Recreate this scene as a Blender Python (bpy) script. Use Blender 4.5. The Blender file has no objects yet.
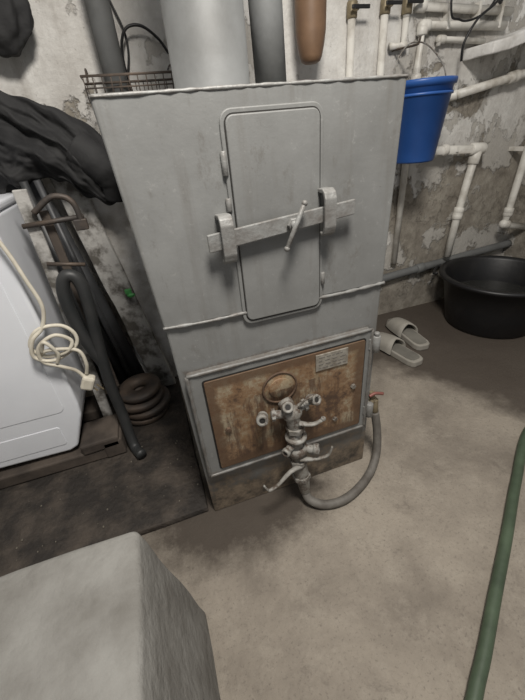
import bpy, bmesh, math, random
from mathutils import Vector, Matrix, noise
random.seed(4)
scene=bpy.context.scene

# ------------------------------------------------------------ materials
def nt(name):
    m=bpy.data.materials.new(name); m.use_nodes=True
    t=m.node_tree; b=t.nodes['Principled BSDF']
    return m,t,b
def N(t,typ,**k):
    n=t.nodes.new(typ)
    for a,v in k.items(): setattr(n,a,v)
    return n
def noi(t,vec,scale,detail=5,rough=.55,dist=0):
    n=N(t,'ShaderNodeTexNoise'); n.inputs['Scale'].default_value=scale
    n.inputs['Detail'].default_value=detail; n.inputs['Roughness'].default_value=rough
    n.inputs['Distortion'].default_value=dist
    t.links.new(vec,n.inputs['Vector']); return n.outputs['Fac']
def ramp(t,fac,stops):
    r=N(t,'ShaderNodeValToRGB'); e=r.color_ramp.elements
    while len(e)<len(stops): e.new(.5)
    for i,(p,c) in enumerate(stops):
        e[i].position=p; e[i].color=(c,c,c,1) if not isinstance(c,tuple) else (*c,1)
    t.links.new(fac,r.inputs[0]); return r.outputs[0]
def mix(t,fac,a,b,mode='MIX'):
    m=N(t,'ShaderNodeMix',data_type='RGBA',blend_type=mode)
    for s,v in ((m.inputs[0],fac),(m.inputs[6],a),(m.inputs[7],b)):
        if isinstance(v,(int,float)): s.default_value=v
        elif isinstance(v,tuple): s.default_value=(*v,1)
        else: t.links.new(v,s)
    return m.outputs[2]
def math_(t,op,a,b=0.0,clamp=False):
    m=N(t,'ShaderNodeMath',operation=op); m.use_clamp=clamp
    for i,v in enumerate((a,b)):
        if isinstance(v,(int,float)): m.inputs[i].default_value=v
        else: t.links.new(v,m.inputs[i])
    return m.outputs[0]
def bump(t,b,h,strength=.3,dist=.01):
    n=N(t,'ShaderNodeBump'); n.inputs['Strength'].default_value=strength
    n.inputs['Distance'].default_value=dist
    t.links.new(h,n.inputs['Height']); t.links.new(n.outputs[0],b.inputs['Normal'])
def pos(t):
    return N(t,'ShaderNodeNewGeometry').outputs['Position']
def sep(t,v):
    s=N(t,'ShaderNodeSeparateXYZ'); t.links.new(v,s.inputs[0]); return s.outputs
def mapping(t,p,sc):
    mp=N(t,'ShaderNodeMapping'); mp.inputs['Scale'].default_value=sc; t.links.new(p,mp.inputs[0]); return mp.outputs[0]
def simple(name,c1,c2=None,scale=12,rough=.5,metal=0,bs=.15,lo=.35,hi=.7,bd=.004):
    m,t,b=nt(name); p=pos(t)
    c2=c2 or tuple(x*.6 for x in c1)
    f=noi(t,p,scale,6,.6)
    t.links.new(mix(t,ramp(t,f,[(lo,0.0),(hi,1.0)]),c1,c2),b.inputs['Base Color'])
    b.inputs['Roughness'].default_value=rough; b.inputs['Metallic'].default_value=metal
    if bs: bump(t,b,noi(t,p,scale*4,4),bs,bd)
    return m

def m_boiler():
    m,t,b=nt('grey_boiler_paint'); p=pos(t); x,y,z=sep(t,p)
    base=mix(t,ramp(t,noi(t,p,3.5,8,.65),[(.32,0.0),(.70,1.0)]),(.215,.218,.213),(.150,.151,.146))
    drip=noi(t,mapping(t,p,(1,1,.09)),26,6,.6)
    base=mix(t,ramp(t,drip,[(.54,0.0),(.73,.5)]),base,(.12,.112,.10))
    base=mix(t,ramp(t,noi(t,p,55,5,.75),[(.60,0.0),(.70,.5)]),base,(.29,.29,.28))
    base=mix(t,ramp(t,noi(t,mapping(t,p,(1,1,.5)),9,10,.8),[(.58,0.0),(.66,.55)]),base,(.11,.102,.09))
    low=math_(t,'SUBTRACT',.24,z); low=math_(t,'MULTIPLY',low,3.2)
    low=math_(t,'ADD',low,noi(t,p,13,9,.75))
    rm=ramp(t,low,[(.68,0.0),(1.0,.92)])
    rust=mix(t,ramp(t,noi(t,p,26,7,.75),[(.35,0.0),(.65,1.0)]),(.030,.024,.019),(.24,.185,.13))
    base=mix(t,rm,base,rust)
    ez=math_(t,'ABSOLUTE',math_(t,'SUBTRACT',z,.36)); ex=math_(t,'ABSOLUTE',math_(t,'SUBTRACT',x,.26))
    e=math_(t,'MAXIMUM',math_(t,'SUBTRACT',ez,.173),math_(t,'SUBTRACT',ex,.248))
    e=math_(t,'ADD',math_(t,'ABSOLUTE',e),math_(t,'MULTIPLY',noi(t,p,35,8,.8),.045))
    base=mix(t,ramp(t,e,[(.018,.7),(.030,0.0)]),base,(.085,.065,.05))
    sp=ramp(t,noi(t,p,21,9,.8),[(.66,0.0),(.70,.8)])
    base=mix(t,sp,base,(.07,.055,.043))
    t.links.new(base,b.inputs['Base Color'])
    t.links.new(ramp(t,noi(t,p,9,6,.7),[(.3,.40),(.7,.62)]),b.inputs['Roughness'])
    h=math_(t,'ADD',noi(t,p,5,2),math_(t,'MULTIPLY',noi(t,p,60,5,.7),.10))
    bump(t,b,h,.42,.013); return m
def m_rustplate():
    m,t,b=nt('rusted_door_paint'); p=pos(t); x,y,z=sep(t,p)
    base=mix(t,ramp(t,noi(t,p,10,9,.75),[(.40,0.0),(.60,1.0)]),(.33,.285,.205),(.22,.165,.10))
    n1=noi(t,p,9.5,10,.84)
    zb=math_(t,'MULTIPLY',math_(t,'SUBTRACT',.39,z),.26)
    n1=math_(t,'ADD',n1,zb)
    base=mix(t,ramp(t,n1,[(.45,0.0),(.53,.8)]),base,(.19,.10,.047))
    base=mix(t,ramp(t,n1,[(.54,0.0),(.62,.9)]),base,(.060,.036,.025))
    dx=math_(t,'ABSOLUTE',math_(t,'SUBTRACT',x,.25))
    k=math_(t,'SUBTRACT',noi(t,mapping(t,p,(1,1,.17)),55,8,.7),math_(t,'MULTIPLY',dx,.7))
    k=math_(t,'SUBTRACT',k,math_(t,'MULTIPLY',math_(t,'GREATER_THAN',z,.43),.3))
    base=mix(t,ramp(t,k,[(.40,0.0),(.50,.75)]),base,(.075,.042,.027))
    ex=math_(t,'MINIMUM',math_(t,'SUBTRACT',x,.047),math_(t,'SUBTRACT',.486,x))
    ez=math_(t,'MINIMUM',math_(t,'SUBTRACT',z,.207),math_(t,'SUBTRACT',.508,z))
    e=math_(t,'SUBTRACT',math_(t,'MINIMUM',ex,ez),math_(t,'MULTIPLY',noi(t,p,25,7,.8),.04))
    base=mix(t,ramp(t,e,[(0.0,.85),(.012,0.0)]),base,(.095,.055,.032))
    t.links.new(base,b.inputs['Base Color']); b.inputs['Roughness'].default_value=.55
    bump(t,b,noi(t,p,40,7,.7),.4,.005); return m
def m_wall():
    m,t,b=nt('peeling_whitewash'); p=pos(t); x,y,z=sep(t,p)
    bias=math_(t,'ADD',math_(t,'MULTIPLY',math_(t,'SUBTRACT',.9,z),.14),math_(t,'MULTIPLY',math_(t,'SUBTRACT',x,1.0),.03))
    k=math_(t,'ADD',noi(t,p,2.6,9,.64,.15),bias)
    k2=math_(t,'ADD',noi(t,mapping(t,p,(1.3,1.3,1)),4.1,9,.66,.1),bias)
    white=mix(t,ramp(t,noi(t,p,3.0,9,.72),[(.38,0.0),(.64,1.0)]),(.74,.73,.70),(.47,.45,.42))
    cem=mix(t,ramp(t,noi(t,p,14,9,.75),[(.35,0.0),(.65,1.0)]),(.36,.33,.28),(.18,.158,.13))
    mid=mix(t,noi(t,p,9,6,.7),(.52,.50,.46),(.36,.34,.31))
    c=mix(t,ramp(t,k2,[(.515,0.0),(.53,1.0)]),white,mid)
    c=mix(t,ramp(t,k,[(.55,0.0),(.565,1.0)]),c,cem)
    c=mix(t,ramp(t,noi(t,p,32,8,.85),[(.60,0.0),(.66,.6)]),c,(.20,.18,.155))
    c=mix(t,ramp(t,noi(t,mapping(t,p,(1,1,.15)),9,7,.65),[(.52,0.0),(.72,.6)]),c,(.25,.22,.185))
    t.links.new(c,b.inputs['Base Color']); b.inputs['Roughness'].default_value=.92
    h=math_(t,'ADD',ramp(t,k2,[(.51,1.0),(.53,.7)]),ramp(t,k,[(.545,1.0),(.565,.35)]))
    h=math_(t,'ADD',h,math_(t,'MULTIPLY',noi(t,p,18,9,.75),.8))
    bump(t,b,h,.8,.014); return m
def m_floor():
    m,t,b=nt('concrete_floor'); p=pos(t); x,y,z=sep(t,p)
    c=mix(t,ramp(t,noi(t,p,2.6,10,.7,.3),[(.38,0.0),(.62,1.0)]),(.295,.260,.215),(.185,.160,.132))
    c=mix(t,ramp(t,noi(t,p,9,9,.8),[(.50,0.0),(.64,.5)]),c,(.34,.305,.255))
    c=mix(t,ramp(t,noi(t,p,13,10,.8,.5),[(.56,0.0),(.67,.55)]),c,(.125,.106,.088))
    c=mix(t,ramp(t,noi(t,p,120,5,.75),[(.55,0.0),(.66,.6)]),c,(.12,.102,.085))
    d=math_(t,'ADD',math_(t,'MULTIPLY',x,.8),math_(t,'MULTIPLY',y,.45))
    d=math_(t,'ADD',d,math_(t,'MULTIPLY',noi(t,p,4,7,.65),.4))
    wet=ramp(t,math_(t,'SUBTRACT',d,1.0),[(.42,0.0),(.52,.88)])
    c=mix(t,wet,c,(.055,.043,.034))
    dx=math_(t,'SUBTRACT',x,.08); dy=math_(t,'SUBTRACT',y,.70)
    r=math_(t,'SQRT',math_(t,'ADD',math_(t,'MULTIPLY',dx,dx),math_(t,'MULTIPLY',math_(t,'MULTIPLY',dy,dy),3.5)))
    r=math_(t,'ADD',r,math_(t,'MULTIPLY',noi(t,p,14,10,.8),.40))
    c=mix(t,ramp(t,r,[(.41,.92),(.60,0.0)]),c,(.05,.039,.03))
    t.links.new(c,b.inputs['Base Color'])
    t.links.new(mix(t,wet,(.85,.85,.85),(.6,.6,.6)),b.inputs['Roughness'])
    bump(t,b,math_(t,'ADD',noi(t,p,14,9,.7),math_(t,'MULTIPLY',noi(t,p,110,5,.7),.35)),.6,.010); return m
def m_sil():
    m,t,b=nt('dull_grey_painted_cast_metal'); p=pos(t)
    c=mix(t,ramp(t,noi(t,p,30,6,.65),[(.38,0.0),(.62,1.0)]),(.29,.285,.265),(.165,.15,.13))
    c=mix(t,ramp(t,noi(t,p,48,7,.7),[(.50,0.0),(.60,.9)]),c,(.075,.052,.038))
    t.links.new(c,b.inputs['Base Color']); b.inputs['Roughness'].default_value=.62; b.inputs['Metallic'].default_value=.1
    bump(t,b,noi(t,p,70,4,.6),.4,.003); return m

BOIL=m_boiler(); RUSTP=m_rustplate(); WALL=m_wall(); FLOOR=m_floor(); SILV=m_sil()
PIPEG=simple('grey_pipe_paint',(.155,.16,.16),(.11,.112,.11),9,.6,.05,.2)
BEAD=simple('grey_weld_paint',(.235,.237,.23),(.14,.13,.12),35,.5,.1,.3)
DARKHOLE=simple('gap_shade_black',(.02,.018,.016),None,20,.7)  # near-black colour painted in as shade for door gaps and knob openings
RUST=simple('rust',(.13,.08,.05),(.05,.03,.02),25,.8,0,.5)
PLATE=simple('nameplate_metal',(.36,.34,.30),(.18,.16,.13),50,.5,.3,0)
INK=simple('nameplate_ink',(.10,.09,.08),(.20,.19,.17),150,.6,0,0)
HOSEG=simple('grey_rubber',(.16,.15,.135),(.08,.07,.06),20,.65)
GREEN=simple('green_rubber',(.070,.10,.062),(.04,.058,.036),14,.5)
BLUE=simple('blue_plastic',(.025,.095,.33),(.018,.07,.25),6,.38,0,0)
BLACKP=simple('black_plastic',(.008,.008,.009),(.018,.017,.016),14,.45,0,.1,.5,.8)
BLACKR=simple('black_rubber',(.022,.024,.025),(.04,.04,.04),10,.5)
BLACKC=simple('black_cloth',(.010,.010,.011),(.02,.02,.02),8,.8,0,.4,.35,.7,.008)
WHITEP=simple('white_pipe_plastic',(.68,.66,.61),(.38,.35,.30),12,.45,0,.1,.47,.72)
WHITEE=simple('white_enamel',(.80,.82,.86),(.70,.72,.76),3,.4,0,0)
GREYPL=simple('grey_plastic',(.3,.31,.33),None,8,.5,0,0)
CORD=simple('cream_cable',(.68,.64,.54),(.48,.44,.36),20,.5,0,0)
WOOD=simple('old_wood',(.10,.08,.065),(.04,.032,.027),9,.8,0,.5)
SLATE=simple('dirty_board',(.40,.39,.37),(.10,.092,.08),15,.85,0,.7,.44,.6)
CONC=simple('block_concrete',(.235,.23,.215),(.145,.138,.125),9,.92,0,.7,.35,.68,.008)
PLASTER=simple('plaster_white',(.74,.73,.71),(.40,.375,.34),7,.9,0,.7,.42,.66,.008)
SLAB=simple('sooty_slab',(.022,.018,.015),(.085,.068,.054),11,.8,0,.9,.42,.74,.01)
IRON=simple('cast_iron',(.055,.048,.044),(.12,.088,.065),15,.6,.3,.4)
BROWN=simple('brown_varnish',(.20,.12,.07),(.12,.07,.042),9,.5)
SLIP=simple('grey_foam',(.34,.32,.28),(.26,.245,.215),10,.7,0,.1)
SLIPI=simple('grey_foam_inner',(.20,.19,.165),None,10,.8,0,.2)
RED=simple('red_handle',(.24,.08,.06),(.15,.06,.05),20,.5)
BRASS=simple('old_brass',(.30,.25,.16),(.15,.12,.08),25,.5,.4)
SHEET=simple('dark_sheet_metal',(.075,.078,.082),(.035,.035,.037),6,.5,.3)
CHIP=simple('debris',(.20,.18,.145),(.08,.07,.055),40,.9)
GLEAF=simple('green_tape',(.08,.35,.10),None,20,.5,0,0)
WATER=simple('dirty_water',(.03,.03,.028),None,3,.08,0,0)

# ------------------------------------------------------------ mesh builder
def frame(d):
    d=d.normalized(); u=Vector((0,0,1)) if abs(d.z)<.9 else Vector((1,0,0))
    a=d.cross(u).normalized(); return a,d.cross(a).normalized()
def spline(P,sub,closed):
    P=[Vector(p) for p in P]
    if len(P)<3 or sub<2: return P
    n=len(P); out=[]
    for i in range(n if closed else n-1):
        g=(lambda k:P[k%n]) if closed else (lambda k:P[max(0,min(n-1,k))])
        a,b,c,d=g(i-1),g(i),g(i+1),g(i+2)
        for s in range(sub):
            u=s/sub
            out.append(.5*((2*b)+(-a+c)*u+(2*a-5*b+4*c-d)*u*u+(-a+3*b-3*c+d)*u**3))
    if not closed: out.append(P[-1])
    return out
class B:
    def __init__(s,name): s.n=name; s.V=[];s.F=[];s.M=[];s.S=[];s.mats=[]
    def add(s,V,F,mat,smooth=False):
        if mat not in s.mats: s.mats.append(mat)
        k=s.mats.index(mat); o=len(s.V)
        s.V+=[Vector(v) for v in V]
        for f in F: s.F.append([o+i for i in f]); s.M.append(k); s.S.append(smooth)
    def addbm(s,bm,mat,smooth=False):
        bm.verts.index_update()
        s.add([v.co.copy() for v in bm.verts],[[v.index for v in f.verts] for f in bm.faces],mat,smooth); bm.free()
    def extr(s,pts,vec,mat,bev=.003,seg=2):
        bm=bmesh.new(); vec=Vector(vec)
        a=[bm.verts.new(Vector(p)) for p in pts]; c=[bm.verts.new(Vector(p)+vec) for p in pts]
        n=len(pts); bm.faces.new(a[::-1]); bm.faces.new(c)
        for i in range(n): bm.faces.new((a[i],a[(i+1)%n],c[(i+1)%n],c[i]))
        bmesh.ops.recalc_face_normals(bm,faces=bm.faces)
        if bev>0: bmesh.ops.bevel(bm,geom=bm.edges[:],offset=bev,segments=seg,profile=.5,affect='EDGES',clamp_overlap=True)
        s.addbm(bm,mat)
    def hexa(s,lo,hi,mat,bev=.003,seg=2,rough=0,cuts=0):
        bm=bmesh.new(); a=[bm.verts.new(Vector(p)) for p in lo]; c=[bm.verts.new(Vector(p)) for p in hi]
        bm.faces.new(a[::-1]); bm.faces.new(c)
        for i in range(4): bm.faces.new((a[i],a[(i+1)%4],c[(i+1)%4],c[i]))
        bmesh.ops.recalc_face_normals(bm,faces=bm.faces)
        if bev>0: bmesh.ops.bevel(bm,geom=bm.edges[:],offset=bev,segments=seg,profile=.5,affect='EDGES',clamp_overlap=True)
        if cuts:
            bmesh.ops.subdivide_edges(bm,edges=[e for e in bm.edges if e.calc_length()>.05],cuts=cuts,use_grid_fill=True)
            for v in bm.verts:
                q=v.co; v.co=q+Vector((noise.noise(q*9),noise.noise(q*9+Vector((5,0,0))),noise.noise(q*9+Vector((0,5,0)))))*rough
        s.addbm(bm,mat,cuts>0)
    def box(s,lo,hi,mat,bev=.003,rot=None,seg=2):
        lo=Vector(lo);hi=Vector(hi);c=(lo+hi)/2
        q=[(lo.x,lo.y),(hi.x,lo.y),(hi.x,hi.y),(lo.x,hi.y)]
        A=[Vector((x,y,lo.z)) for x,y in q];C=[Vector((x,y,hi.z)) for x,y in q]
        if rot: A=[c+rot@(v-c) for v in A];C=[c+rot@(v-c) for v in C]
        s.hexa(A,C,mat,bev,seg)
    def tube(s,P,r,mat,n=12,sub=8,closed=False,flat=1.0,jit=0,up=None):
        P=spline(P,sub,closed); m=len(P); V=[];F=[]; prev=None
        rs=r if isinstance(r,(list,tuple)) else [r,r]
        for i,p in enumerate(P):
            if closed: d=P[(i+1)%m]-P[i-1]
            else: d=P[min(i+1,m-1)]-P[max(i-1,0)]
            if d.length<1e-9: d=Vector((0,0,1))
            d.normalize()
            if prev is None: a,b_=frame(d)
            else:
                a=prev-d*prev.dot(d)
                a=a.normalized() if a.length>1e-6 else frame(d)[0]
                b_=d.cross(a)
            if up is not None:
                b_=Vector(up)-d*Vector(up).dot(d); b_.normalize(); a=b_.cross(d)
            prev=a
            u=i/(m-1)*(len(rs)-1) if m>1 else 0; k=min(int(u),len(rs)-2); rr=rs[k]*(1-(u-k))+rs[k+1]*(u-k)
            rr*=1+jit*(random.random()-.5)
            for j in range(n):
                t=2*math.pi*j/n; V.append(p+a*math.cos(t)*rr+b_*math.sin(t)*rr*flat)
        for i in range(m if closed else m-1):
            for j in range(n):
                F.append((i*n+j,i*n+(j+1)%n,((i+1)%m)*n+(j+1)%n,((i+1)%m)*n+j))
        if not closed: F.append(tuple(range(n))[::-1]); F.append(tuple((m-1)*n+j for j in range(n)))
        s.add(V,F,mat,True)
    def lathe(s,c,axis,prof,mat,n=32,smooth=True,sx=1.0):
        c=Vector(c);d=Vector(axis).normalized();a,b_=frame(d);V=[];F=[]
        for r,h in prof:
            for j in range(n):
                t=2*math.pi*j/n; V.append(c+d*h+a*math.cos(t)*max(r,1e-4)+b_*math.sin(t)*max(r,1e-4)*sx)
        for i in range(len(prof)-1):
            for j in range(n): F.append((i*n+j,i*n+(j+1)%n,(i+1)*n+(j+1)%n,(i+1)*n+j))
        s.add(V,F,mat,smooth)
    def cyl(s,a,b,r,mat,n=20):
        a=Vector(a);b=Vector(b);L=(b-a).length;e=min(r*.15,L*.2)
        s.lathe(a,b-a,[(0,0),(r-e,0),(r,e),(r,L-e),(r-e,L),(0,L)],mat,n,n>8)
    def ball(s,c,r,mat,sc=(1,1,1),amp=0,f=5,sub=3,rot=None):
        bm=bmesh.new(); bmesh.ops.create_icosphere(bm,subdivisions=sub,radius=1)
        for v in bm.verts:
            q=v.co.copy(); k=1+amp*noise.noise(q*f+Vector(c)*7)
            q=Vector((q.x*sc[0],q.y*sc[1],q.z*sc[2]))*r*k
            if rot: q=rot@q
            v.co=q+Vector(c)
        s.addbm(bm,mat,True)
    def done(s,parent=None):
        me=bpy.data.meshes.new(s.n); xs=[v.x for v in s.V];ys=[v.y for v in s.V];zs=[v.z for v in s.V]
        o=Vector(((min(xs)+max(xs))/2,(min(ys)+max(ys))/2,min(zs)))
        me.from_pydata([v-o for v in s.V],[],s.F)
        for m in s.mats: me.materials.append(m)
        for i,p in enumerate(me.polygons): p.material_index=s.M[i]; p.use_smooth=s.S[i]
        bm=bmesh.new(); bm.from_mesh(me); bmesh.ops.recalc_face_normals(bm,faces=bm.faces); bm.to_mesh(me); bm.free()
        me.validate(); ob=bpy.data.objects.new(s.n,me); ob.location=o; scene.collection.objects.link(ob); return ob
def rrect(x0,x1,z0,z1,r,y,n=5):
    P=[]
    for cx,cz,a0 in ((x1-r,z0+r,-90),(x1-r,z1-r,0),(x0+r,z1-r,90),(x0+r,z0+r,180)):
        for i in range(n+1):
            t=math.radians(a0+90*i/n); P.append((cx+r*math.cos(t),y,cz+r*math.sin(t)))
    return P

# ------------------------------------------------------------ room
b=B('floor'); b.box((-1.25,-1.0,-.06),(2.1,1.6,0),FLOOR,0); b.done()
b=B('wall_back'); b.box((-1.25,1.6,-.06),(2.2,1.7,2.3),WALL,0); b.done()
b=B('wall_right'); b.box((2.1,-1.0,-.06),(2.2,1.6,2.3),WALL,0); b.done()
b=B('wall_left'); b.box((-1.35,-1.0,-.06),(-1.25,1.7,2.3),WALL,0); b.done()
b=B('masonry_pier'); b.box((-.17,1.49,0),(.22,1.598,.87),PLASTER,.012,seg=3); b.done()
b=B('soot_covered_floor_slab'); b.hexa([(-1.24,.712,0),(-.015,.712,0),(-.012,1.48,0),(-1.24,1.48,0)],[(-1.24,.716,.02),(-.018,.716,.02),(-.014,1.48,.02),(-1.24,1.48,.02)],SLAB,.004,2,.004,14)
for i in range(40):
    x=random.uniform(-.6,-.03);y=random.uniform(.74,1.1)
    b.ball((x,y,.021),random.uniform(.0015,.0035),CHIP,(1,1.4,.6),.4,3,1)
b.done()
b=B('concrete_block')
b.hexa([(-1.2,-.4,0),(-.078,-.4,0),(-.080,.452,0),(-1.2,.452,0)],[(-1.2,-.4,.4),(-.145,-.4,.4),(-.144,.45,.4),(-1.2,.45,.4)],CONC,.012,4,.008,10)
b.done()

# ------------------------------------------------------------ boiler
b=B('boiler_furnace')
yf=.70;yb=1.16
b.hexa([(-.0,yf+.004,0),(.532,yf+.004,0),(.532,yb,0),(0,yb,0)],[(-.006,yf+.004,.66),(.535,yf+.004,.66),(.535,yb,.66),(-.006,yb,.66)],BOIL,.004)
b.hexa([(-.008,yf,.655),(.536,yf,.650),(.536,yb,.655),(-.008,yb,.655)],[(-.029,yf,1.068),(.543,yf,1.068),(.543,yb,1.068),(-.029,yb,1.068)],BOIL,.005,3)
b.tube([(-.010,yf-.001,.660),(.1,yf-.002,.655),(.25,yf-.002,.657),(.4,yf-.002,.650),(.538,yf-.001,.652)],.0038,BEAD,8,12,jit=.6)
b.tube([(-.028,yf-.0000,1.064),(.2,yf+.0012,1.065),(.36,yf+.001,1.065),(.542,yf,1.065)],.0030,BEAD,8,16,jit=.6)
P=rrect(.166,.364,.626,1.037,.022,yf-.005)
b.extr(P,(0,.006,0),BOIL,.002)
P=rrect(.173,.357,.633,1.030,.017,yf-.0056); b.extr(P,(0,.003,0),DARKHOLE,0)
P=rrect(.1755,.3545,.6365,1.0275,.014,yf-.009)
b.extr(P,(0,.009,0),BOIL,.003)
for q in ((.166,.955,.020),(.165,.885,.012),(.364,.70,.014)): b.cyl((q[0],yf-.004,q[1]-q[2]),(q[0],yf-.004,q[1]+q[2]),.0055,BEAD,12)
b.hexa([(.110,.670,.808),(.425,.670,.836),(.425,.677,.836),(.110,.677,.808)],[(.110,.670,.842),(.425,.670,.866),(.425,.677,.866),(.110,.677,.842)],BEAD,.002)
for cx,cz in ((.148,.832),(.362,.852)):
    pr=[(yf,cz+.040),(yf-.028,cz+.042),(yf-.038,cz+.036),(yf-.043,cz+.024),(yf-.043,cz-.030),(yf-.038,cz-.044),(yf-.028,cz-.050),(yf-.018,cz-.046),(yf-.019,cz-.041),(yf-.029,cz-.043),(yf-.035,cz-.030),(yf-.035,cz+.022),(yf-.030,cz+.033),(yf,cz+.033)]
    b.extr([(cx-.013,y,z) for y,z in pr],(.026,0,0),BEAD,.002)
b.cyl((.283,yf,.838),(.283,.652,.838),.008,BEAD)
b.cyl((.283,.669,.838),(.283,.660,.838),.013,BEAD,6)
b.cyl((.262,.652,.796),(.302,.652,.876),.0048,BEAD)
b.ball((.262,.652,.796),.006,BEAD); b.ball((.302,.652,.876),.006,BEAD)
# lower door
P=rrect(.012,.508,.185,.533,.008,yf-.014)
b.extr(P,(0,.020,0),BOIL,.003)
for q in (((.012,.186),(.508,.186)),((.508,.186),(.508,.533)),((.508,.533),(.012,.533)),((.012,.533),(.012,.186))):
    b.tube([(q[0][0],yf-.014,q[0][1]),((q[0][0]+q[1][0])/2,yf-.015,(q[0][1]+q[1][1])/2),(q[1][0],yf-.014,q[1][1])],.0045,BOIL,8,12,jit=.4)
P=rrect(.047,.486,.207,.508,.006,yf-.019); b.extr(P,(0,.010,0),RUSTP,.002)
P=rrect(.043,.490,.203,.512,.008,yf-.0155); b.extr(P,(0,.004,0),DARKHOLE,0)
b.cyl((.235,yf-.017,.435),(.235,yf-.022,.435),.046,RUSTP,32)
b.tube([(.235+.046*math.cos(a*math.pi/8),yf-.022,.435+.046*math.sin(a*math.pi/8)) for a in range(16)],.003,RUST,8,2,closed=True,up=(0,1,0))
b.cyl((.235,yf-.020,.435),(.235,yf-.026,.435),.030,RUSTP,32)
for x,z in ((.085,.345),(.455,.365),(.40,.262)):
    b.cyl((x,yf-.018,z),(x,yf-.026,z),.008,RUST if x<.1 else SILV,6)
b.box((.338,yf-.023,.452),(.432,yf-.019,.502),PLATE,.001)
for i in range(4):
    z=.493-i*.0105
    x=.346
    while x<.42:
        w=random.uniform(.006,.018); b.box((x,yf-.0236,z-.0016),(min(x+w,.426),yf-.0228,z+.0012),INK,0); x+=w+random.uniform(.003,.009)
for zz in (.462,.225):
    b.cyl((.520,yf-.018,zz),(.520,yf-.018,zz+.05),.011,BEAD)
    b.box((.500,yf-.017,zz+.008),(.520,yf-.010,zz+.042),BEAD,.002)
b.cyl((.520,yf-.018,.512),(.520,yf-.018,.522),.007,BEAD)
b.cyl((.53,.715,.25),(.565,.715,.25),.013,BRASS); b.cyl((.550,.715,.25),(.550,.715,.285),.009,BRASS)
b.tube([(.530,.70,.285),(.550,.70,.290),(.575,.695,.284)],.005,RED,8)
b.cyl((.560,.712,.255),(.562,.708,.205),.011,BRASS)
b.done()

b=B('flue_pipe'); b.lathe((.222,.95,1.071),(0,0,1),[(0,0),(.096,0),(.096,.006),(.083,.009),(.083,.55),(.088,.55),(.088,1.2),(0,1.2)],PIPEG,48); b.done()
b=B('riser_pipe'); b.tube([(.380,1.0,1.071),(.376,1.0,1.25),(.37,1.0,2.2)],.038,PIPEG,24,1); b.done()
b=B('vertical_heating_pipe'); b.tube([(.035,1.5,.872),(.033,1.5,2.2)],.036,PIPEG,24); b.cyl((.033,1.5,1.5),(.033,1.5,1.56),.042,PIPEG); b.done()
b=B('brown_hanging_cylinder')  # brown cylinder with tapered lower end, hung from a wall bracket
b.lathe((.72,1.48,1.19),(0,0,1),[(0,0),(.022,0),(.034,.006),(.040,.02),(.047,.05),(.053,.09),(.056,.25),(.058,.5),(.058,1.0),(0,1.0)],BROWN,32)
b.box((.705,1.50,1.55),(.735,1.6,1.58),IRON,.003); b.done()
b=B('return_heating_pipe'); b.tube([(.50,1.18,.235),(.62,1.35,.235),(.80,1.515,.24),(1.2,1.572,.243),(1.8,1.574,.275),(2.095,1.574,.29)],.022,PIPEG,20)
b.cyl((1.42,1.572,.255),(1.47,1.572,.259),.027,PIPEG); b.done()

# ------------------------------------------------------------ gas burner / valve cluster
b=B('gas_burner_valve')
hub=Vector((.250,.640,.372))
b.cyl((.242,.674,.392),hub,.020,SILV); b.ball(hub,.023,SILV,(1.2,.95,1))
def knob(c,ax,r,L):
    ax=Vector(ax)
    b.lathe(c,ax,[(0,0),(r*.7,0),(r*.7,L*.25),(r,L*.3),(r*1.04,L*.6),(r,L*.95),(r*.9,L),(r*.55,L),(r*.5,L*.9),(0,L*.9)],SILV,24)
    d=ax.normalized(); b.lathe(Vector(c)+d*(L*.905),ax,[(0,0),(r*.5,0)],DARKHOLE,20)
def pipe2(p,q,r): b.cyl(p,q,r,SILV,16)
pipe2(hub,(.196,.652,.376),.011); b.lathe((.208,.651,.374),(-1,.2,0),[(.010,0),(.017,.001),(.017,.010),(.010,.011)],SILV,6,False)
b.ball((.174,.652,.380),.014,SILV); knob((.171,.648,.384),(-.25,-.9,.25),.015,.026)
pipe2(hub,(.236,.640,.405),.011); knob((.236,.640,.398),(-.12,-.75,.62),.0145,.026)
pipe2(hub,(.302,.650,.387),.011); b.lathe((.284,.646,.380),(1,.1,.2),[(.010,0),(.017,.001),(.017,.010),(.010,.011)],SILV,6,False)
b.ball((.308,.650,.391),.014,SILV); knob((.308,.646,.395),(.25,-.85,.45),.0145,.026)
b.tube([(.268,.634,.392),(.280,.622,.420),(.300,.618,.430)],[.006,.0055,.007],SILV,8,flat=.5)
b.tube([hub,(.254,.640,.33),(.258,.640,.29)],[.021,.018,.018],SILV,20)
b.lathe((.257,.640,.325),(0.03,0,-1),[(.018,0),(.026,.001),(.026,.015),(.018,.016)],SILV,6,False)
b.cyl((.255,.640,.302),(.262,.640,.185),.019,SILV,24)
b.lathe((.258,.640,.290),(0.04,0,-1),[(.02,0),(.030,.001),(.030,.010),(.019,.012)],SILV,28)
b.lathe((.259,.640,.250),(0.04,0,-1),[(.02,0),(.028,.002),(.031,.014),(.028,.026),(.02,.028)],SILV,28)
b.cyl((.300,.622,.235),(.258,.640,.238),.012,SILV); knob((.296,.624,.235),(.85,-.5,.1),.015,.022)
b.cyl((.225,.622,.262),(.258,.640,.262),.010,SILV); knob((.228,.624,.262),(-.8,-.6,.0),.012,.018)
b.lathe((.262,.640,.200),(0.05,0,-1),[(.018,0),(.029,.001),(.029,.016),(.02,.017)],SILV,6,False)
b.tube([(.263,.640,.19),(.268,.636,.14),(.272,.632,.10),(.276,.630,.055)],[.019,.022,.019,.016],SILV,20)
b.lathe((.268,.636,.130),(.04,-.05,-1),[(.02,0),(.028,.001),(.028,.014),(.02,.015)],SILV,6,False)
b.tube([(.262,.625,.345),(.296,.612,.340),(.322,.606,.352)],[.009,.007,.006],SILV,10,flat=.6); b.ball((.323,.606,.354),.007,SILV)
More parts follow.
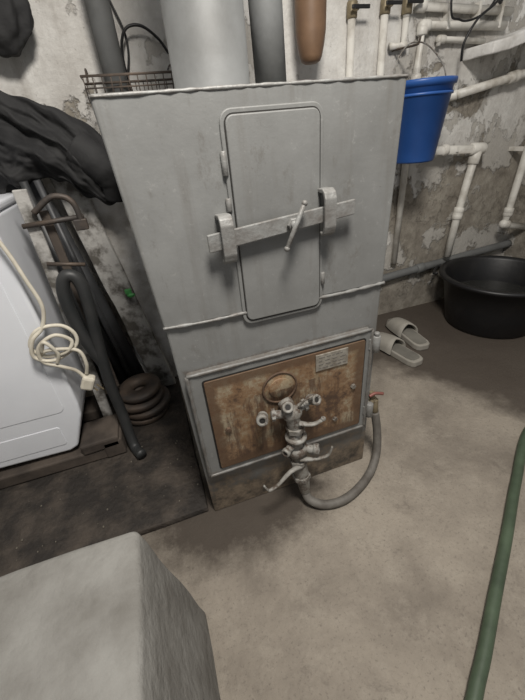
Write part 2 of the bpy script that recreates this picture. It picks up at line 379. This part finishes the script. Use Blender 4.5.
b.tube([(.258,.620,.215),(.305,.610,.205),(.338,.604,.212),(.350,.602,.242)],[.009,.006,.005,.004],SILV,10,flat=.7)
b.tube([(.262,.620,.185),(.225,.610,.188),(.185,.604,.162),(.156,.602,.154),(.143,.602,.180)],[.009,.007,.0055,.005,.004],SILV,10,flat=.7)
b.cyl((.258,.640,.275),(.258,.679,.275),.009,SILV)
b.done()
b=B('gas_supply_hose')
b.tube([(.276,.630,.056),(.283,.612,.030),(.32,.588,.016),(.38,.580,.0145),(.45,.600,.0145),(.52,.640,.016),(.566,.68,.045),(.574,.700,.12),(.562,.708,.205)],.0135,HOSEG,16,8)
b.done()

# ------------------------------------------------------------ slippers
def slipper(cx,cy,ang,name='rubber_slipper',S=1.12):
    b=B(name); R=Matrix.Rotation(ang,3,'Z')
    L=[(-.14,.020),(-.132,.032),(-.11,.040),(-.06,.040),(0,.040),(.05,.046),(.09,.048),(.12,.040),(.137,.022),(.142,.006)]
    ring=[(w,x) for x,w in L]+[(-w*.9,x) for x,w in L[::-1]]
    def T(x,y,z): v=R@Vector((x*S,y*S,0)); return (cx+v.x,cy+v.y,z*S)
    b.extr([T(x,y,0) for x,y in ring],(0,0,.028*S),SLIP,.006,3)
    b.extr([T(x*.80,y*.90,.0275) for x,y in ring],(0,0,.002),SLIPI,0)
    V=[];F=[];nu=9;nv=13
    for lay in (0,1):
        for i in range(nu):
            y=-.005+.115*i/(nu-1); w=.047+.004*math.sin(i/(nu-1)*math.pi); h=.058-.022*(i/(nu-1))**1.5
            if lay: w-=.006;h-=.006
            for j in range(nv):
                t=math.pi*j/(nv-1); yy=y+(.018*abs(math.cos(t))*(-1 if i==0 else 0))
                V.append(T(w*math.cos(t),yy,.012+h*math.sin(t)**.8))
    o=nu*nv
    for i in range(nu-1):
        for j in range(nv-1):
            a=i*nv+j; F+= [(a,a+1,a+nv+1,a+nv),(o+a,o+a+nv,o+a+nv+1,o+a+1)]
    for j in range(nv-1): F.append((j,o+j,o+j+1,j+1)); a=(nu-1)*nv+j; F.append((a,a+1,o+a+1,o+a))
    b.add(V,F,SLIP,True); b.done()
slipper(1.045,1.225,math.radians(8)); slipper(1.197,1.325,math.radians(-6),'rubber_slipper.001')

# ------------------------------------------------------------ tub, bucket
b=B('black_rubber_tub')
c=(1.68,1.262,0)
b.lathe(c,(0,0,1),[(0,0),(.20,0),(.212,.012),(.235,.13),(.262,.258),(.280,.262),(.286,.27),(.284,.281),(.262,.283),(.252,.268),(.228,.13),(.202,.022),(0,.020)],BLACKP,56)
for s in (-1,1):
    d=Vector((.64,-.77,0))*s; q=Vector(c)+d*.283; e=Vector((-d.y,d.x,0))
    b.tube([q-e*.06+Vector((0,0,.268)),q-e*.05+d*.02+Vector((0,0,.262)),q+e*.05+d*.02+Vector((0,0,.262)),q+e*.06+Vector((0,0,.268))],.008,BLACKP,10)
b.lathe((c[0],c[1],.15),(0,0,1),[(0,0),(.232,0)],WATER,40)
b.done()
b=B('blue_bucket')
b.lathe((1.150,1.40,.835),(0,0,1),[(0,0),(.083,0),(.088,.006),(.118,.255),(.127,.257),(.129,.27),(.127,.276),(.118,.276),(.112,.25),(.083,.01),(0,.008)],BLUE,48)
b.lathe((1.150,1.40,.835),(0,0,1),[(.116,.225),(.121,.226),(.121,.234),(.117,.235)],BLUE,48)
b.tube([(1.025,1.40,1.095),(1.040,1.42,1.16),(1.095,1.445,1.22),(1.150,1.45,1.235),(1.205,1.445,1.22),(1.260,1.42,1.16),(1.275,1.40,1.095)],.0025,SILV,8)
b.tube([(1.150,1.6,1.235),(1.150,1.46,1.228),(1.150,1.44,1.232),(1.150,1.435,1.25)],.004,IRON,8)
b.done()

# ------------------------------------------------------------ white wall pipes
b=B('white_water_pipes')
def wp(P,r=.013,m=WHITEP):
    b.tube(P,r,m,14,1)
    for p in P[1:-1]: b.ball(p,r*1.35,m)
    for a,c in zip(P[:-1],P[1:]):
        a=Vector(a);c=Vector(c);d=(c-a).normalized()
        if (c-a).length>.1:
            if a!=Vector(P[0]): b.cyl(a,a+d*.03,r*1.35,m,14)
            if c!=Vector(P[-1]): b.cyl(c-d*.03,c,r*1.35,m,14)
y=1.578
wp([(.94,y,.32),(.94,y,1.34)],.015); wp([(.94,y,1.37),(.94,y,2.2)],.015)
b.cyl((.94,y,1.33),(.94,y,1.38),.020,BRASS); b.cyl((.94,y,1.355),(.94,y-.04,1.355),.01,BRASS); b.box((.915,y-.045,1.35),(.99,y-.037,1.362),BLACKP,.002)
wp([(1.085,y,.32),(1.085,y,1.345)],.015); wp([(1.085,y,1.37),(1.10,y,2.2)],.015)
b.cyl((1.085,y,1.34),(1.087,y,1.39),.020,BRASS); b.cyl((1.086,y,1.365),(1.086,y-.04,1.365),.01,BRASS); b.box((1.06,y-.045,1.36),(1.13,y-.037,1.372),BLACKP,.002)
wp([(1.185,y,2.2),(1.185,y,1.36),(1.185,y,1.33)])
b.cyl((1.185,y,1.34),(1.185,y,1.40),.020,BRASS); b.box((1.16,y-.04,1.365),(1.23,y-.03,1.377),BLACKP,.002)
wp([(1.185,y,1.33),(1.185,y,1.245),(1.12,y,1.245)])
wp([(1.72,y,1.345),(1.24,y,1.365),(1.24,y,1.42),(1.24,y,2.2)],.015)
wp([(1.70,y,1.30),(1.27,y,1.305),(1.265,y,1.12),(1.265,y,.32)],.016)
wp([(1.60,y,1.25),(1.36,y,1.262),(1.36,y,1.24)],.011)
for xx in (1.38,1.53,1.65): b.box((xx,y-.016,1.29),(xx+.012,1.6,1.375),WHITEP,.002)
b.done()
b=B('white_drain_pipes'); y=1.535
wp([(1.30,y,.855),(1.645,y,.838),(1.64,y,.80),(1.605,y,.54),(1.59,y,.31)],.019)
b.cyl((1.605,y,.839),(1.685,y,.834),.027,WHITEP); b.cyl((1.636,y,.77),(1.644,y,.83),.026,WHITEP)
b.cyl((1.30,1.6,.855),(1.30,y,.855),.019,WHITEP); b.ball((1.30,y,.855),.0255,WHITEP)
b.cyl((1.43,y,.85),(1.46,y,.849),.025,WHITEP); b.box((1.50,y-.02,.835),(1.515,1.6,.86),WHITEP,.002)
b.done()
b=B('white_supply_pipe'); y=1.56; wp([(1.49,y,1.065),(1.80,y,1.115),(2.1,y,1.16)],.018); b.cyl((1.46,1.6,1.06),(1.49,y,1.065),.02,WHITEP); b.done()
b=B('corner_water_pipe')
wp([(2.10,1.5,.40),(1.915,1.5,.445),(1.925,1.5,.50),(1.95,1.5,1.0),(1.95,1.5,1.268)],.018)
b.box((1.93,1.5,.80),(1.96,1.6,.82),WHITEP,.002); b.done()
b=B('plastered_wall_ledge')
b.hexa([(1.52,1.44,1.185),(2.098,1.44,1.30),(2.098,1.6,1.30),(1.52,1.6,1.185)],[(1.52,1.44,1.225),(2.098,1.44,1.36),(2.098,1.6,1.36),(1.52,1.6,1.225)],PLASTER,.006,2,.006,6); b.done()
b=B('black_power_cable'); b.tube([(1.62,1.53,2.0),(1.60,1.52,1.42),(1.56,1.51,1.36),(1.48,1.51,1.31),(1.44,1.52,1.24),(1.45,1.53,1.18)],.005,BLACKP,8)
b.tube([(1.36,1.53,2.0),(1.34,1.52,1.40),(1.40,1.52,1.31),(1.52,1.52,1.33),(1.58,1.52,1.40)],.004,BLACKP,8); b.done()

# ------------------------------------------------------------ left side clutter
b=B('washing_machine')
x0,x1,y0,y1=-.92,-.345,1.075,1.44
b.extr([(x0,y0,.105),(x1-.085,y0,.088),(x1-.058,y0,.10),(x1-.006,y0,.225),(x1,y0,.27),(x1,y0,.875),(x0,y0,.875)],(0,y1-y0,0),WHITEE,.010,4)
b.box((x0+.02,y0+.025,.078),(x1-.10,y1-.02,.108),WHITEE,.006)
b.box((x0-.004,y0-.004,.875),(x1+.002,y1,.898),WHITEE,.008,seg=3)
P=rrect(x0+.045,x1-.045,.26,.82,.02,y0-.002); b.extr(P,(0,.006,0),WHITEE,.002)
P=rrect(x0+.012,x1-.085,.125,.205,.01,y0-.002); b.extr(P,(0,.006,0),WHITEE,.002)
b.box((x0-.006,y0+.02,.78),(x0+.002,y1-.02,.87),GREYPL,.002)
b.lathe((x0,1.26,.50),(-1,0,0),[(.16,0),(.16,.02),(.14,.035),(.12,.03),(.10,.01),(0,.005)],GREYPL,40)
for x in (x0+.05,x1-.13):
    for yy in (y0+.06,y1-.06): b.cyl((x,yy,.072),(x,yy,.085),.02,BLACKP)
b.done()
b=B('wooden_plank'); b.box((-1.2,1.055,.023),(-.30,1.18,.071),WOOD,.006); b.box((-1.2,1.30,.023),(-.36,1.42,.071),WOOD,.006)
b.box((-.395,1.05,.068),(-.262,1.19,.112),WOOD,.008,Matrix.Rotation(-.04,3,'Y'))
b.box((-.325,1.05,.023),(-.255,1.18,.10),WOOD,.008,Matrix.Rotation(-.03,3,'Y')); b.done()
b=B('white_extension_cord')
yy=1.045
b.tube([(-.40,1.062,.910),(-.36,1.05,.875),(-.335,yy,.80),(-.322,yy,.72),(-.312,yy,.64),(-.335,yy,.58),(-.37,yy-.01,.55),(-.385,yy-.01,.50),(-.34,yy-.01,.475),(-.275,yy,.50),(-.262,yy,.54),(-.29,yy,.575),(-.35,yy,.575),(-.385,yy,.53),(-.36,yy,.49),(-.30,yy-.015,.495),(-.275,yy-.01,.525),(-.31,yy-.015,.555),(-.36,yy-.015,.53),(-.37,yy-.01,.48),(-.33,yy-.01,.45),(-.30,yy,.42),(-.285,yy,.39)],.0055,CORD,10,8)
b.tube([(-.36,yy-.01,.51),(-.34,yy-.025,.545),(-.32,yy-.02,.50),(-.335,yy-.012,.465)],.0055,CORD,10)
b.tube([(-.37,yy,.50),(-.33,yy-.02,.515),(-.27,yy-.01,.49),(-.262,yy-.01,.44),(-.275,yy,.40)],.0055,CORD,10)
b.box((-.300,yy-.018,.345),(-.262,yy+.016,.392),CORD,.008,Matrix.Rotation(.5,3,'Y'))
for dx in (-.008,.010): b.cyl((-.270+dx,yy,.352),(-.256+dx,yy,.328),.0028,BRASS,8)
b.done()
b=B('stove_ring_discs')
for i,(dx,z,r) in enumerate(((0,.026,.098),(.012,.062,.104),(-.006,.098,.100),(.006,.134,.086))):
    ax=(.04*(-1)**i,-.04,1)
    b.lathe((-.175+dx,1.27,z),ax,[(.03,0),(r-.006,0),(r,.006),(r,.018),(r-.006,.026),(.03,.024),(.03,0)],IRON,40)
b.done()
b=B('black_drain_hose')
b.tube([(-.235,1.12,.38),(-.262,1.12,.50),(-.268,1.12,.62),(-.255,1.12,.675),(-.235,1.12,.69),(-.215,1.12,.67),(-.212,1.12,.60),(-.228,1.12,.45),(-.236,1.11,.30),(-.232,1.10,.17),(-.225,1.06,.045),(-.20,1.0,.041)],.0185,BLACKR,14,8); b.done()
def plank(bd,a,c,w,th,mat,up=(0,-1,0),bev=.003,rough=0,cuts=0):
    a=Vector(a);c=Vector(c);d=(c-a).normalized();n=Vector(up);n=(n-d*n.dot(d)).normalized();s=d.cross(n)
    bd.hexa([a-s*w/2-n*th/2,a+s*w/2-n*th/2,a+s*w/2+n*th/2,a-s*w/2+n*th/2],[c-s*w/2-n*th/2,c+s*w/2-n*th/2,c+s*w/2+n*th/2,c-s*w/2+n*th/2],mat,bev,2,rough,cuts)
b=B('leaning_board'); plank(b,(-.070,1.405,.030),(-.240,1.50,1.12),.095,.022,SLATE,(-.3,-1,.2),.003,.006,12)
b.box((-.125,1.395,.50),(-.10,1.41,.52),GLEAF,.004)
b.ball((-.105,1.395,.495),.010,GLEAF,(1.5,.6,.8),.5); b.done()
b=B('stove_pipe_sections')
b.tube([(-.175,1.455,.06),(-.325,1.50,.98)],.030,SHEET,24); b.tube([(-.245,1.485,.06),(-.395,1.52,.98)],.032,SHEET,24)
b.tube([(-.315,1.505,.06),(-.465,1.53,.98)],.030,SHEET,24)
b.done()
b=B('steel_pole'); b.tube([(-.20,1.395,.035),(-.262,1.31,.93)],.010,SHEET,12,1); b.tube([(-.28,1.395,.035),(-.300,1.32,.93)],.012,BLACKR,12,1); b.done()
b=B('scrap_wood_slats')
plank(b,(-.305,1.20,.025),(-.285,1.18,.92),.035,.012,SLATE); plank(b,(-.245,1.24,.20),(-.25,1.19,.86),.024,.012,WOOD)
b.tube([(-.27,1.165,.86),(-.21,1.16,.895),(-.165,1.16,.875),(-.16,1.165,.80)],.008,IRON,8,6); b.tube([(-.31,1.168,.83),(-.15,1.168,.835)],.007,IRON,8)
b.tube([(-.29,1.17,.72),(-.19,1.17,.70)],.006,IRON,8)
b.box((-.18,1.155,.80),(-.145,1.175,.83),IRON,.003); b.done()
b=B('black_jacket')
nu,nv=120,80; V=[];F=[]
def fold(u,v):
    q=Vector((u*3.8+v*1.4,v*1.5-u*.7,3.1)); r=0
    for k,a in ((1,1),(2.2,.6),(4.6,.30),(9,.10)): r+=a*noise.noise(q*k)*1.9
    return r
for lay in (0,1):
    for i in range(nu):
        for j in range(nv):
            u=i/(nu-1);v=j/(nv-1)
            x=-.66+.65*u+.02*noise.noise(Vector((0,v*3,2)))
            top=1.19+.02*math.sin(u*9)-.20*max(0,u-.55)/.45+.03*noise.noise(Vector((u*11,0,0)))
            bot=.90+.03*math.sin(u*11+1)-.05*max(0,u-.6)/.4+.05*noise.noise(Vector((u*12,4,0)))
            z=bot+(top-bot)*v
            e=min(1,math.sin(math.pi*u)**.3*(1-v)**.15*math.sin(math.pi*min(1,v+.001))**.4) if 0<v<1 else 0
            if u<=0 or u>=1: e=0
            if lay: yy=1.40+.02*e
            else: yy=1.40-(.060+.05*fold(u,v))*e*(1.25-.5*v)
            V.append((x,yy,z))
o=nu*nv
for i in range(nu-1):
    for j in range(nv-1):
        a=i*nv+j; F+=[(a,a+1,a+nv+1,a+nv),(o+a,o+a+nv,o+a+nv+1,o+a+1)]
for i in range(nu-1):
    a=i*nv; F.append((a,a+nv,o+a+nv,o+a)); a=i*nv+nv-1; F.append((a,o+a,o+a+nv,a+nv))
for j in range(nv-1):
    F.append((j,o+j,o+j+1,j+1)); a=(nu-1)*nv+j; F.append((a,a+1,o+a+1,o+a))
b.add(V,F,BLACKC,True)
b.tube([(-.13,1.37,1.0),(-.08,1.35,.95),(-.055,1.36,.90),(-.06,1.37,.845)],[.055,.052,.045,.036],BLACKC,20,8,jit=.06)
b.done()
b=B('black_hanging_bag')
bm=bmesh.new(); bmesh.ops.create_icosphere(bm,subdivisions=5,radius=1)
for v in bm.verts:
    q=v.co.copy(); w_=1-.28*max(0,q.z); n_=noise.noise(Vector((q.x*2.5,q.y*2.5,q.z*1.1)))*.20+noise.noise(q*5)*.06
    v.co=Vector((-.255+q.x*.100*w_*(1+n_),1.53+q.y*.055*w_*(1+n_),1.365+q.z*.115*(1+n_*.5)))
b.addbm(bm,BLACKC,True)
b.tube([(-.29,1.54,1.46),(-.27,1.57,1.55),(-.255,1.585,1.58),(-.24,1.57,1.55),(-.22,1.54,1.46)],.007,BLACKC,8)
b.cyl((-.255,1.6,1.57),(-.255,1.565,1.57),.005,IRON); b.done()
b=B('wire_basket')
def ring(z,x0,x1,ya,yb,r=.0025): b.tube([(x0,ya,z),(x1,ya,z),(x1,yb,z),(x0,yb,z)],r,IRON,6,1,closed=True)
ring(1.165,-.06,.24,1.30,1.45,.0035); ring(1.138,-.057,.237,1.305,1.445,.002); ring(1.11,-.055,.235,1.31,1.44,.002)
for i in range(13):
    x=-.055+i*.29/12; b.tube([(x,1.30,1.165),(x,1.31,1.11),(x,1.44,1.11),(x,1.45,1.165)],.0015,IRON,5,1)
for x in (-.05,.22): b.tube([(x,1.45,1.165),(x,1.52,1.21),(x,1.6,1.21)],.003,IRON,6)
b.done()
b=B('black_cable_loop'); b.tube([(.08,1.58,1.15),(.075,1.57,1.25),(.10,1.56,1.31),(.15,1.56,1.32),(.20,1.57,1.29),(.23,1.58,1.25)],.0045,BLACKP,8)
b.tube([(.10,1.593,2.0),(.06,1.59,1.5),(.10,1.585,1.3),(.08,1.585,1.2)],.0035,BLACKP,8); b.done()

# ------------------------------------------------------------ garden hose
b=B('green_garden_hose')
b.tube([(2.0,.75,.018),(1.6,.66,.018),(1.34,.61,.018),(1.13,.575,.018),(.91,.44,.018),(.725,.315,.018),(.580,.22,.018),(.467,.145,.018),(.395,.10,.018),(.25,.0,.018),(.1,-.2,.018)],.0145,GREEN,16,10); b.done()

# ------------------------------------------------------------ light & camera
w=bpy.data.worlds.new('World'); scene.world=w; w.use_nodes=True
w.node_tree.nodes['Background'].inputs[0].default_value=(.95,.97,1,1); w.node_tree.nodes['Background'].inputs[1].default_value=.30
def area(name,loc,tgt,size,e,col):
    l=bpy.data.lights.new(name,'AREA'); l.size=size; l.energy=e; l.color=col
    o=bpy.data.objects.new(name,l); o.location=loc; o.rotation_euler=(Vector(tgt)-Vector(loc)).to_track_quat('-Z','Y').to_euler(); scene.collection.objects.link(o)
area('ceiling_light',(.22,.05,2.1),(.45,.75,.3),.35,42,(1,.95,.88))

f=351.0
Z=-Vector((54.5/f,-561/f,-1)).normalized()
X=Vector((1387.5/f,355/f,-1)); X=(X-X.dot(Z)*Z).normalized(); Y=Z.cross(X)
cam=bpy.data.cameras.new('camera'); co=bpy.data.objects.new('camera',cam); scene.collection.objects.link(co)
cam.sensor_fit='VERTICAL'; cam.sensor_height=36; cam.lens=36*f/700; cam.clip_start=.02
M=Matrix((X,Y,Z)).to_4x4(); M.translation=Vector((0,0,1.0)); co.matrix_world=M
scene.camera=co
scene.view_settings.view_transform='Standard'
